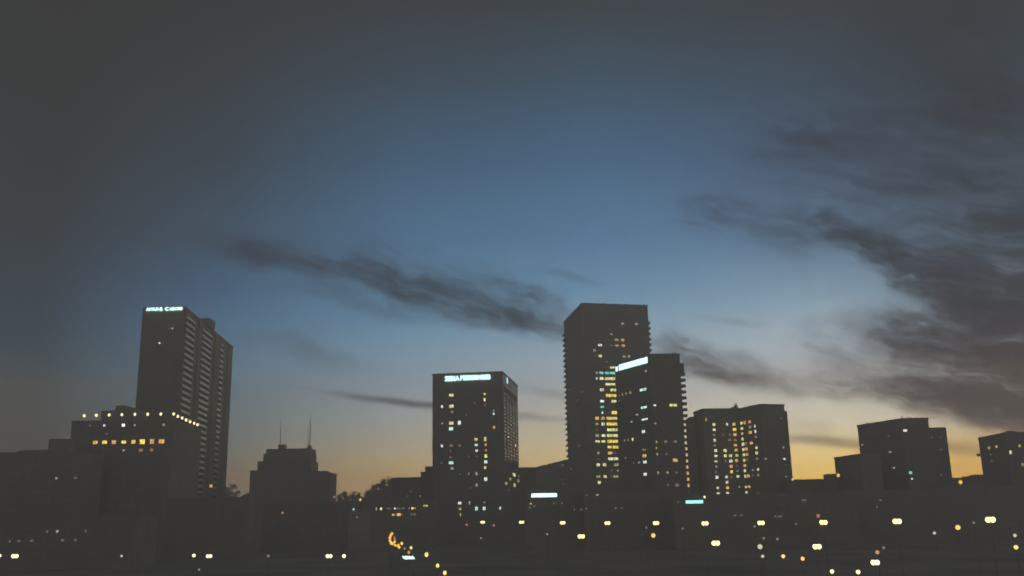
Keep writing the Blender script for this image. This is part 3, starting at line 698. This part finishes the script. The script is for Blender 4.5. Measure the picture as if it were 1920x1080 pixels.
res = lit_windows(B10, sw, ZA, [(877,325,32,34,'y'),(940,315,30,42,'O'),(995,301,32,38,'O'),(877,388,32,34,'y'),(998,366,36,36,'yd'),(1054,360,18,36,'t'),(885,442,32,34,'O'),(1001,425,42,40,'O'),(1060,417,24,38,'w'),(886,502,28,36,'y'),(1066,478,22,26,'g'),
 (892,562,36,42,'y'),(957,545,26,38,'od'),(1015,538,38,34,'O'),(897,619,32,38,'y'),(960,608,32,38,'O'),(1072,599,28,34,'yw'),(1076,656,34,38,'y'),(901,678,32,38,'y'),(967,672,34,36,'O'),(906,741,32,38,'Y'),(970,735,20,30,'od'),(1080,713,20,22,'g'),
 (910,799,36,38,'O'),(912,860,30,36,'yw'),(918,920,28,38,'yw'),(981,914,34,38,'O'),(1032,846,30,18,'g'),(1090,838,26,34,'yw'),(1093,905,20,36,'yd'),(1032,906,30,30,'dd'),(930,1041,32,28,'y'),(986,1036,42,28,'O')])
res += lit_windows(B10, sw, ZB, [(931,145,28,24,'w')])
put_windows(B10, sw, res, zr=(6, zt - 6), ur=(1, sw.len - 1), wu=3.6)
res = lit_windows(B10, fb, ZA, [(840,624,38,36,'O'),(849,683,36,30,'y'),(845,742,36,42,'O'),(852,803,30,20,'dd'),(856,860,18,14,'g'),(862,922,36,30,'yw'),(876,1035,22,14,'g')])
put_windows(B10, fb, res, dark=False)
res = lit_windows(B10, fw, ZA, [(1125,705,28,18,'g'),(1170,712,28,26,'g'),(1372,600,22,20,'g'),(1385,733,28,24,'w'),(1402,925,12,18,'g'),(1398,803,14,14,'dd'),(1345,270,20,16,'dd')])
put_windows(B10, fw, res, zr=(6, zt - 6), ur=(1.5, fw.len - 1.5), wu=3.3)
sh = at(1475.5, 770.5, r_.y + 3); MB().box(r_.x - 3, sh.x, r_.y + 3, r_.y + 20, -.4, sh.z).build('side_wing', M['dark_clad'], B10)
sh = at(1293.5, 781.5, 600); sx = at(1303, 781.5, 600); MB().box(sh.x, sx.x, 600, 616, -.4, sh.z).build('side_wing', M['dark_clad'], B10)
c0 = at(1374.5, 762, 600); c1 = at(1384, 762, 600); MB().box(c0.x, c1.x, 600, 606, zt2 - 1.1, c0.z).build('lift_house', M['concrete'], B10)
c0 = at(1378, 758, 602); c1 = at(1382, 758, 602); MB().box(c0.x, c1.x, 602, 604, zt2, c0.z).build('vent', M['metal'], B10)
mast(B10, 1380, 753, 760, 603, .2, rungs=False)

# ---- stepped block on the right
n_, l_, r_, b_, zt = corners((1690, 784), (1607, 797), (1740, 783), 520)
B11 = thing('apartment_block', 'stepped dark block with a lower wing on each side and few lit windows', 'building', mid(n_, l_, r_, b_))
volume(B11, xy(l_, n_, r_, b_), zt, M['concrete'])
f11, s11 = Face(n_, r_), Face(n_, l_)
Z11 = (1540, 760, 5.05)
put_windows(B11, f11, lit_windows(B11, f11, Z11, [(793,238,42,26,'w'),(845,638,34,30,'T'),(857,695,18,20,'w')]), zr=(6, zt - 6), ur=(1.5, f11.len - 1.5), wu=3.3)
put_windows(B11, s11, lit_windows(B11, s11, Z11, [(655,453,26,18,'g'),(688,588,26,20,'g'),(388,363,20,12,'g'),(640,300,16,12,'dd')]), zr=(6, zt - 6), ur=(1.5, s11.len - 1.5), wu=3.6)
c0 = at(1736, 800, 528); c1 = at(1773.5, 801, 528); MB().box(c0.x, c1.x, 528, 550, -.4, c1.z).build('right_wing', M['concrete'], B11)
fwg = Face((c0.x, 528), (c1.x, 528))
put_windows(B11, fwg, lit_windows(B11, fwg, Z11, [(1047,306,18,16,'dd'),(1132,418,24,14,'dd'),(1132,303,14,10,'dd'),(1135,660,18,14,'dd')]), dark=False)
wn = at(1612, 850.5, 512); wl = hit_z(1564, 857.5, wn.z); wr_ = wn + Vector((14, 8, 0))
volume(B11, xy(wl, wn, wr_, wr_ + wl - wn), wn.z, M['concrete'], 'left_wing')
for x in (1626, 1629, 1694, 1704, 1708, 1722):
    y = 797 - (x - 1607) * .157 if x < 1690 else 784; p = hit_z(x, y, zt); p.y += 1.5
    MB().tube((p.x, p.y, zt - .6), (p.x, p.y, zt + random.uniform(.5, 1.3)), .35, .2, 6).build('roof_vent', M['metal'], B11)

# ---- block cut by the right edge
n_, l_, r_, b_, zt = corners((1884, 810.5), (1834, 820.5), (1990, 807), 500)
B12 = thing('apartment_block', 'dark block cut off by the right edge with small amber windows', 'building', mid(n_, l_, r_, b_))
volume(B12, xy(l_, n_, r_, b_), zt, M['concrete'])
f12, s12 = Face(n_, r_), Face(n_, l_)
put_windows(B12, s12, lit_windows(B12, s12, Z11, [(1592,418,26,34,'yd'),(1657,373,22,26,'O'),(1618,533,24,22,'dd'),(1605,455,20,20,'dd')]), zr=(6, zt - 5), ur=(1.5, s12.len - 1.5), wu=3.4)
put_windows(B12, f12, lit_windows(B12, f12, Z11, [(1790,436,26,40,'yw'),(1878,390,24,26,'yo'),(1905,562,24,34,'yd')]), zr=(6, zt - 5), ur=(1.5, f12.len - 1.5), wu=3.4)
p = at(1836, 853, l_.y + 1); MB().obox(Vector((p.x, p.y, p.z)), Vector((.9, 0, 0)), Vector((0, 1, 0)), Vector((0, 0, .7))).build('balcony', M['concrete'], B12)
q = hit_z(1896, 810, zt); MB().box(q.x, q.x + 4, q.y + 3, q.y + 6, zt - 1.1, zt + .8).build('vent', M['metal'], B12)

# ---- low skyline between the towers
def low_building(label, x0, x1, yt, Y, depth, mat='concrete', lit=None, zoom=None, roof=None, name='low_building'):
    a = at(x0, yt, Y); b = at(x1, yt, Y); z = a.z
    t = thing(name, label, 'building', ((a.x + b.x) / 2, Y, 0))
    volume(t, [(a.x, Y), (b.x, Y), (b.x, Y + depth), (a.x, Y + depth)], z, M[mat])
    f = Face((a.x, Y), (b.x, Y))
    res = lit_windows(t, f, zoom or (0, 0, 1), lit) if lit else []
    if res: put_windows(t, f, res, zr=(1.5, z - 2), ur=(1, f.len - 1), wu=3.6)
    elif z > 5:
        mb = MB(); nu = int(f.len / 4); nr = int((z - 2) / 3.3)
        for i in range(nr):
            for j in range(nu): mb.obox(f.pt((j + .5) * f.len / nu, 2 + i * 3.3, .02), f.u * 1.2, f.n * .035, Vector((0, 0, .8)))
        if mb.v: o = mb.build('dark_windows', M['glass'], t); o['kind'] = 'stuff'
    if roof:
        for (xa, xb, ya) in roof:
            p, q = at(xa, ya, Y + 4), at(xb, ya, Y + 4); MB().box(p.x, q.x, Y + 4, Y + min(10, depth - 1), z - 1.1, max(p.z, z)).build('roof_box', M['concrete'], t)
    return t
ZS = (660, 880, 9.6)
low_building('flat roofed low block left of the square tower, above the shop lights', 735, 792, 895.5, 610, 20, 'concrete', [(1055,425,30,22,'dd'),(1000,480,30,30,'dd'),(1315,460,46,24,'yd')], ZS)
low_building('stepped block touching the left foot of the square tower', 789, 836, 885, 560, 24, 'brick', [(1460,380,32,24,'dd')], ZS, roof=[(797, 836, 874.5)])
# sloping hall right of the square tower
n_, l_, r_, b_, zt = corners((1100, 852), (1003, 876.5), (1180, 853), 640)
H7 = thing('low_building', 'low hall with a slanting roofline between the square tower and the tallest tower', 'building', mid(n_, l_, r_, b_))
volume(H7, xy(l_, n_, r_, b_), zt, M['concrete']); s7 = Face(n_, l_)
put_windows(H7, s7, lit_windows(H7, s7, (940, 860, 9.6), [(995,110,24,12,'dd'),(1050,140,24,18,'dd'),(1110,112,26,14,'g'),(1080,390,30,18,'dd'),(1120,425,30,18,'dd'),(1150,365,26,12,'dd'),(1265,190,34,40,'dd'),(490,370,24,26,'dd')]), dark=False)
px_box(H7, 968, 1004, 876.5, 650, 20, M['concrete'], 'side_wing')
for x in (1012, 1018, 1027): 
    u, z = s7.px(x, 873); q = s7.pt(u, zt, -1.2); MB().obox(q + Vector((0, 0, .1)), Vector((.8, 0, 0)), Vector((0, .8, 0)), Vector((0, 0, .5))).build('roof_vent', M['metal'], H7)
low_building('flat dark slab block under the orange sky between the amber windowed and stepped blocks', 1483, 1567, 899, 545, 18)
low_building('small stub of a building at the left foot of the stepped block', 1554.5, 1568, 888.5, 530, 10)
low_building('low stepped roofs between the stepped block and the right edge block', 1782, 1850, 896, 560, 18, roof=[(1812, 1826, 893), (1826, 1850, 890)])
low_building('low wide building carrying the short bright sign left of the towers', 985, 1100, 914, 430, 24, 'concrete',
   [(530,800,44,40,'yd'),(592,858,40,24,'dd'),(525,715,20,30,'dd'),(510,880,26,50,'dd'),(945,795,22,20,'dd'),(1085,792,22,20,'dd'),(1315,915,28,26,'dd'),(1440,915,26,26,'dd')], (940, 860, 9.6))
low_building('low wide building under the balconied towers with faint windows', 1096, 1270, 922, 420, 22, 'brick', [(480,432,24,10,'dd'),(600,415,30,16,'g'),(805,540,26,20,'dd'),(872,538,20,26,'dd'),(345,572,20,16,'dd')], Z9)
low_building('low building carrying the short teal sign at the foot of the amber windowed block', 1262, 1424, 928, 400, 22, 'concrete', [(190,245,16,16,'dd'),(830,405,40,24,'dd'),(900,390,24,30,'dd'),(1360,155,26,18,'dd')], ZB)
low_building('low dark building under the orange gap on the right', 1416, 1604, 925, 430, 22, 'brick', [(1280,400,26,18,'dd'),(1330,408,60,14,'dd'),(1605,230,60,20,'dd'),(1515,500,30,30,'dd')], ZB)
low_building('low dark building before the stepped block on the right', 1590, 1778, 920, 440, 24, 'concrete', [(560,900,36,20,'dd'),(525,960,14,30,'dd')], Z11)
low_building('low dark building at the right edge under the cut off block', 1762, 1960, 912, 450, 24, 'brick')
low_building('low shop building with a strip of lit shopfronts left of the square tower', 695, 812, 938, 470, 18, 'concrete',
   [(438,725,16,60,'g'),(525,725,40,50,'yw'),(645,725,50,24,'dd'),(685,735,24,24,'dd'),(772,715,30,30,'w'),(830,725,80,18,'dd'),(920,722,70,14,'dd'),(1030,722,30,20,'od'),(1088,725,50,44,'Y'),(1135,718,30,14,'yd'),(742,797,50,44,'O'),(790,797,24,24,'rd'),(845,790,76,60,'O'),(905,805,24,30,'dd'),(1070,780,46,28,'dd'),(1130,800,60,24,'rd'),(1325,655,100,30,'yo')], ZS)
low_building('low dark building below the stepped antenna building', 470, 640, 944, 480, 20, 'brick')
low_building('low dark building at the foot of the far left tower', 300, 468, 935, 400, 20, 'concrete', [(1583,405,26,26,'o')], (0, 810, 4))
low_building('dark street front at the left bottom below the long low block', -80, 255, 975, 330, 20, 'brick', [(355,752,16,16,'dd'),(430,750,22,16,'g'),(645,750,14,26,'dd'),(145,808,26,14,'dd'),(566,808,24,22,'dd'),(75,812,20,14,'dd'),(240,815,30,14,'dd'),(470,810,30,14,'dd')], (0, 810, 4))

def low_sign(x0, x1, yc, h, Y, mat, label):
    f = Face((at(x0 - 20, yc, Y).x, Y), (at(x1 + 20, yc, Y).x, Y))
    return panel_sign(f, x0, x1, yc + .3, yc - .3, h, mat, label)
low_sign(996.5, 1044, 928.6, 7, 430 - .1, SIGN_B, 'short bright bluish white bar sign on the low building left of the tallest tower')
low_sign(1285.5, 1318, 941, 6, 400 - .1, SIGN_C, 'short teal bar sign at the foot of the amber windowed block')
# four slanted strokes near the ramp
g = hit_z(766, 1045.5, 3.0); fg = Face((g.x - 8, g.y), (g.x + 8, g.y))
t = thing('sign', 'small row of slanted white glowing strokes below the amber ramp lights', 'sign', (g.x, g.y, 0))
for s in (-1, 1): MB().tube((g.x + s * 1.6, g.y + .2, -.1), (g.x + s * 1.6, g.y + .2, 3.2), .1, .1, 6).build('post', M['metal'], t)
MB().obox(Vector((g.x, g.y + .08, 3.0)), Vector((2.25, 0, 0)), Vector((0, .05, 0)), Vector((0, 0, .65))).build('board', M['metal'], t)
for x, w in ((759.8, .62), (765.8, .4), (770.5, .3), (774.5, .2)):
    u, z = fg.px(x, 1046); p = fg.pt(u, 3.0, .06)
    MB().add([p + Vector((a * w + b * -.3, o, b * .42)) for o in (0, -.05) for a, b in ((-1, -1), (1, -1), (1, 1), (-1, 1))], [(0, 1, 2, 3), (7, 6, 5, 4), (0, 4, 5, 1), (1, 5, 6, 2), (2, 6, 7, 3), (3, 7, 4, 0)]).build('stroke', SIGN_T, t)

# ================================================================== trees
def leaf_cloud(h, rad, seed, kind):
    rnd = random.Random(seed); mb = MB(); clumps = []
    for k in range(16 if kind == 'round' else 11):
        a = rnd.uniform(0, 2 * math.pi); q = rnd.uniform(.1, 1) ** .6
        zz = rnd.uniform(.38, .97) * h; prof = (1 - abs((zz / h - .66) / .36) ** 2) if kind == 'round' else (1.05 - zz / h)
        clumps.append((Vector((math.cos(a) * q * rad * max(prof, .12), math.sin(a) * q * rad * max(prof, .12), zz)), rad * rnd.uniform(.26, .46)))
    for c, s in clumps:
        for i in range(70):
            d = Vector((rnd.gauss(0, 1), rnd.gauss(0, 1), rnd.gauss(0, .8))).normalized() * s * rnd.uniform(.35, 1.12)
            p = c + d; e = rnd.uniform(.22, .5) * rad / 4
            ax = Vector((rnd.uniform(-1, 1), rnd.uniform(-1, 1), rnd.uniform(-1, 1))).normalized(); bx = ax.orthogonal().normalized()
            mb.add([p - ax * e, p + bx * e * .6, p + ax * e, p - bx * e * .6], [(0, 1, 2, 3)])
    return mb, clumps
def tree(px, ytop, Y, kind, rad, label, seed):
    top = at(px, ytop, Y); g = terrain(math.hypot(top.x, Y), math.atan2(top.x, Y)) - .6; h = top.z - g
    t = thing('tree', label, 'tree', (top.x, Y, g), 'trees along the low skyline')
    mb, cl = leaf_cloud(h, rad, seed, kind)
    o = bpy.data.objects.new('crown', mb.mesh('crown', M['leaf'])); col.objects.link(o); o.parent = t
    tr = MB().tube((0, 0, -.3), (0, 0, h * .5), rad * .07, rad * .045, 8)
    tr.tube((0, 0, h * .5), (0, 0, h * .9), rad * .045, rad * .015, 6)
    for c, s in cl[:7]: tr.tube((0, 0, max(h * .3, c.z - rad * .5)), c, rad * .025, rad * .01, 5)
    o = bpy.data.objects.new('trunk', tr.mesh('trunk', M['bark'])); col.objects.link(o); o.parent = t
TR = [(424, 905, 900, 'round', 7, 'bushy tree tucked against the right foot of the far left tower'), (437, 908, 905, 'round', 7, 'second bushy tree right of the far left tower, a little lower'), (449, 918, 930, 'round', 7, 'low tree midway between the far left tower and the antenna building'),
 (462, 926, 940, 'round', 7, 'lowest tree touching the left wing of the antenna building'),
 (637, 927, 900, 'spiky', 6, 'ragged tree at the right foot of the antenna building'), (646, 923, 905, 'spiky', 6, 'ragged pointed tree, second right of the antenna building'), (655, 926, 930, 'round', 7, 'low crown in the dip of the skyline left of the amber light'),
 (664, 922, 915, 'spiky', 6, 'pointed tree just left of the small amber light'), (672, 920, 905, 'spiky', 5.5, 'thin pointed tree directly above the small amber light'), (681, 930, 930, 'round', 7, 'lowest tree at the bottom of the skyline dip'),
 (689, 925, 900, 'round', 7, 'first tree of the wooded rise, just right of the dip'), (697, 915, 890, 'round', 8, 'tree at the start of the rise toward the flat block'),
 (705, 909, 880, 'round', 8, 'tree a third of the way up the wooded rise'), (713, 904, 875, 'round', 8, 'tree halfway up the wooded rise'), (721, 901, 870, 'round', 9, 'broad tree near the top of the wooded rise'), (731, 898, 865, 'round', 9, 'highest tree of the wooded rise, against the flat block'),
 (642, 938, 960, 'round', 8, 'low dark tree below the ragged pair right of the antenna building'), (658, 938, 965, 'round', 8, 'low dark tree under the dip, left of the amber light'), (676, 938, 960, 'round', 8, 'low dark tree under the dip, right of the amber light'),
 (694, 930, 940, 'round', 9, 'lower tree on the wooded rise, above the first shop lights'), (710, 922, 930, 'round', 9, 'lower tree midway along the wooded rise'), (724, 916, 925, 'round', 9, 'lower tree near the top end of the wooded rise'), (736, 910, 920, 'round', 9, 'tree half hidden behind the left end of the flat block'), (454, 934, 960, 'round', 8, 'lowest dark tree between the far left tower and the antenna building'),
 (1812, 906, 620, 'round', 6, 'small tree poking above the low roofs near the right edge'), (1795, 908, 640, 'round', 6, 'small tree beside the right foot of the stepped block')]
for i, (x, y, Y_, k, rd, lb) in enumerate(TR): tree(x, y, Y_, k, rd, lb, 100 + i)

# ================================================================== lights of the streets
RL = ['leftmost double headed street lamp of the long warm row, left of the square tower foot', 'double headed street lamp in the long row under the middle of the square tower', 'double headed street lamp in the long row just right of the square tower',
 'double headed street lamp in the long row below right of the short white bar sign', 'double headed lamp in the long row under the yellow window column of the tallest tower', 'double headed street lamp in the long row just over a single yellow lamp',
 'double headed street lamp in the long row just below the teal bar sign', 'double headed lamp in the long row under the right wing of the amber windowed block', 'double headed street lamp in the long row with a small red light above it',
 'double headed street lamp in the long row, last but one on the right', 'rightmost and largest double headed street lamp of the long warm row']
RW = (11.5, 10.5, 11.5, 12.5, 13, 14, 15.5, 16, 18, 20, 22.5)
for (x, y), w, lb in zip(ROW, RW, RL): lamp('double', x, y, 12.4, w, 'warm', lb, 'double street lamps in the long row')
for x, y, w, b, lb in ((1090, 1005.5, 16, 'warm', 'double headed street lamp set lower than the long row, below the tallest tower'), (1342, 1018, 19, 'warm', 'double headed street lamp set lower than the long row, below right of the teal sign'),
   (1532, 1024.5, 20, 'warm', 'double headed street lamp low on the right, above three small yellow lamps'), (1641, 1054, 20, 'cream', 'lowest double headed street lamp near the bottom right, under a dim orange lamp')):
    lamp('double', x, y, 8.0, w, b, lb, 'lower double street lamps')
for x, w, lb in ((28, 16, 'bright white double lamp at the far bottom left'), (392, 14, 'bright white double lamp at the bottom below the far left tower, beside a smaller lamp'), (617, 15, 'bright white double lamp at the bottom left of centre, beside a smaller lamp')):
    lamp('double', x, 1042.3, 9.0, w, 'white', lb, 'white lamps along the bottom left street', aspect=.6)
SG = [(0,1042,9,6,'white','white lamp cut off by the left edge at the bottom'), (228,1042.5,9,5,'pale','small dim lamp at the bottom between the two bright lamps on the left'), (363.5,1041.5,9,7.5,'white','smaller white lamp just left of a bright double lamp'),
 (645,1042.5,9,8,'white','smaller white lamp just right of the bright double lamp left of centre'), (503,1042.5,9,6,'dim','faint lamp alone at the bottom below the antenna building'), (373,1068,9,5,'dim','faint lamp at the very bottom below the bright white double lamp')]
for x, y, z, w, b, lb in SG: lamp('globe', x, y, z, w, b, lb, 'white lamps along the bottom left street')
SR = [(1225,1004,8.5,10,'yellow','single yellow lamp under the long row, below the second tower'), (1425,1025,8,11,'pale','pale greenish lamp low right of the amber windowed block'), (1430,1043,7.5,7,'pale','small pale lamp directly below the greenish lamp'),
 (1468.5,1043,7.5,8.5,'yellow','yellow lamp, middle of three in a low row at the bottom right'), (1505,1047.5,7.5,8.5,'amber','orange tinted lamp, right end of the low row of three'), (1560,1071.5,8,8.5,'cream','cream lamp at the very bottom, left one of two'),
 (1609,1072.5,8,9,'cream','cream lamp at the very bottom, right one of two'), (1645,1035.5,8,9,'orange','dim orange lamp just above the lowest double lamp'), (1752,999.5,9,6.5,'pale','small dim slanted lamp below the stepped block'),
 (1796,989,9.5,11,'yellow','yellow lamp below left of the largest street lamp'), (1903,1004,9,7.5,'pale','small pale lamp near the right edge, upper of two'), (1905,1026,9,9.5,'yellow','yellow lamp near the right edge, lower of two'),
 (1212,989.5,10.5,4,'dim','faint lamp just left above the single yellow lamp'), (1280,991,10.5,4.5,'dim','faint lamp between the long row and the lower lamps, below the teal sign'), (1415,987,10.8,5,'dim','faint lamp touching the row lamp under the amber windowed block'),
 (1432,1009,9,5.5,'dim','faint grey lamp above the greenish lamp'), (1457.5,1010.5,9,6,'dim','faint grey lamp right above the yellow lamp of the low row'), (1657,1027,9,6,'dim','faint grey lamp above right of the dim orange lamp'), (1826,980,11.6,5,'dim','faint grey lamp just left of the largest street lamp'),
 (875,984,11.3,5,'orange','tiny orange lamp between the first two lamps of the long row'), (926,985,11.3,4.5,'orange','tiny orange lamp right of the second lamp of the long row'), (1010.5,981,11.6,5.5,'orange','tiny orange lamp between the short white sign and the long row'),
 (902,1009,9,4,'rose','tiny rose lamp below the square tower'), (1026,1001.5,9.5,4.5,'rose','tiny rose lamp left of the lower street lamp below the tallest tower')]
for x, y, z, w, b, lb in SR: lamp('globe', x, y, z, w, b, lb, 'single lamps in the dark lower right')
FARL = [(1534,967,300,8,'red','red orange light just above a street lamp on the right'), (1571.7,891.3,505,7.5,'amber','amber light at the left foot of the stepped block, against the low wall'), (1801,904,450,8,'amber','amber light in the gap between the right hand blocks'),
 (1321,932,390,5,'white','small white light at the right end above the teal sign'), (675.5,937,372,5,'amber','small amber light in the skyline dip among the trees'), (627,932,470,5,'rose','tiny reddish light at the right foot of the antenna building'),
 (663,955,360,4.5,'teal','tiny bluish light below the trees in the dip'), (669.5,970,340,4,'dim','faint light below the tiny bluish light'), (529.5,961.5,380,4.5,'orange','tiny orange light alone under the antenna building'), (1486,899,535,5,'yellow','small yellow light at the right foot of the amber windowed block')]
for x, y, Y_, w, b, lb in FARL: lamp('globe', x, y, 0, w, b, lb, 'distant single lights', Y=Y_, aspect=.7)
AM = [((743,997.5,6),(739,999,5),(735,1000.5,6),(733,1003.5,6),(731.5,1006.5,5.5),(731,1009.5,5.5),(731.5,1014,5.5),(733.5,1018,6.5),(736,1019.5,5.5),(741,1022.3,5),(746,1023.3,5),(748.5,1026,5.5),(747,1021.5,4.5),(747,998.5,4))]
WH = ['at the top end of the curl', 'next to the top end', 'where the curl turns down', 'on the upper bend', 'on the upper outer side', 'at the outermost middle', 'on the lower outer side', 'at the lower bend', 'just past the lower bend', 'at the start of the tail', 'midway along the tail', 'at the lowest tip of the tail', 'just above the tail tip', 'at the very inner tip of the top']
for (x, y, w), s in zip(AM[0], WH): lamp('globe', x, y, 8.0, w, 'amber', 'amber ramp lamp ' + s + ' of the bright amber curl', 'amber lamps of the curled ramp', name='ramp_lamp', cat='ramp lamp', aspect=.72)
for x, y, w, b, lb in ((739.5,1007,4,'rose','pale inner lamp, top one of three inside the amber curl'), (740,1011.5,5,'orange','orange inner lamp, middle one of three inside the amber curl'), (740,1016.3,5,'amber','amber inner lamp, lowest of three inside the curl'),
  (753.3,1019,6,'yellow','pale yellow lamp just right of the amber curl'), (758.7,1028.5,4,'orange','small dim red orange lamp below the amber curl'), (770.7,1027,6,'yellow','yellow lamp right of the curl on the ramp'), (766.5,1035.7,6,'orange','orange lamp on the ramp right above the slanted strokes'),
  (799.7,1040,8.5,'yellow','yellow lamp alone right of the slanted strokes'), (820.5,1060.5,7.5,'yellow','yellow lamp near the bottom, upper of the last two on the ramp'), (834,1074,8,'yellow','yellow lamp at the very bottom end of the ramp')):
    lamp('globe', x, y, 8.0, w, b, lb, 'lamps of the ramp road', name='ramp_lamp', cat='ramp lamp', aspect=.75)

# ================================================================== air
if HAZE_D > 0:
    hz = MB().box(-HAZE_R, HAZE_R, -HAZE_R, HAZE_R, -1.5, HAZE_TOP).build('haze', None)
    hz['kind'] = 'stuff'
    m = bpy.data.materials.new('haze'); m.use_nodes = True; t = m.node_tree; t.nodes.clear()
    v = t.nodes.new('ShaderNodeVolumePrincipled'); o = t.nodes.new('ShaderNodeOutputMaterial'); t.links.new(v.outputs[0], o.inputs['Volume'])
    v.inputs['Color'].default_value = (.93, .91, .88, 1); v.inputs['Density'].default_value = HAZE_D; v.inputs['Anisotropy'].default_value = 0.0
    hz.data.materials.append(m)
for o in bpy.data.objects:
    if '_base' in o.keys(): del o['_base']
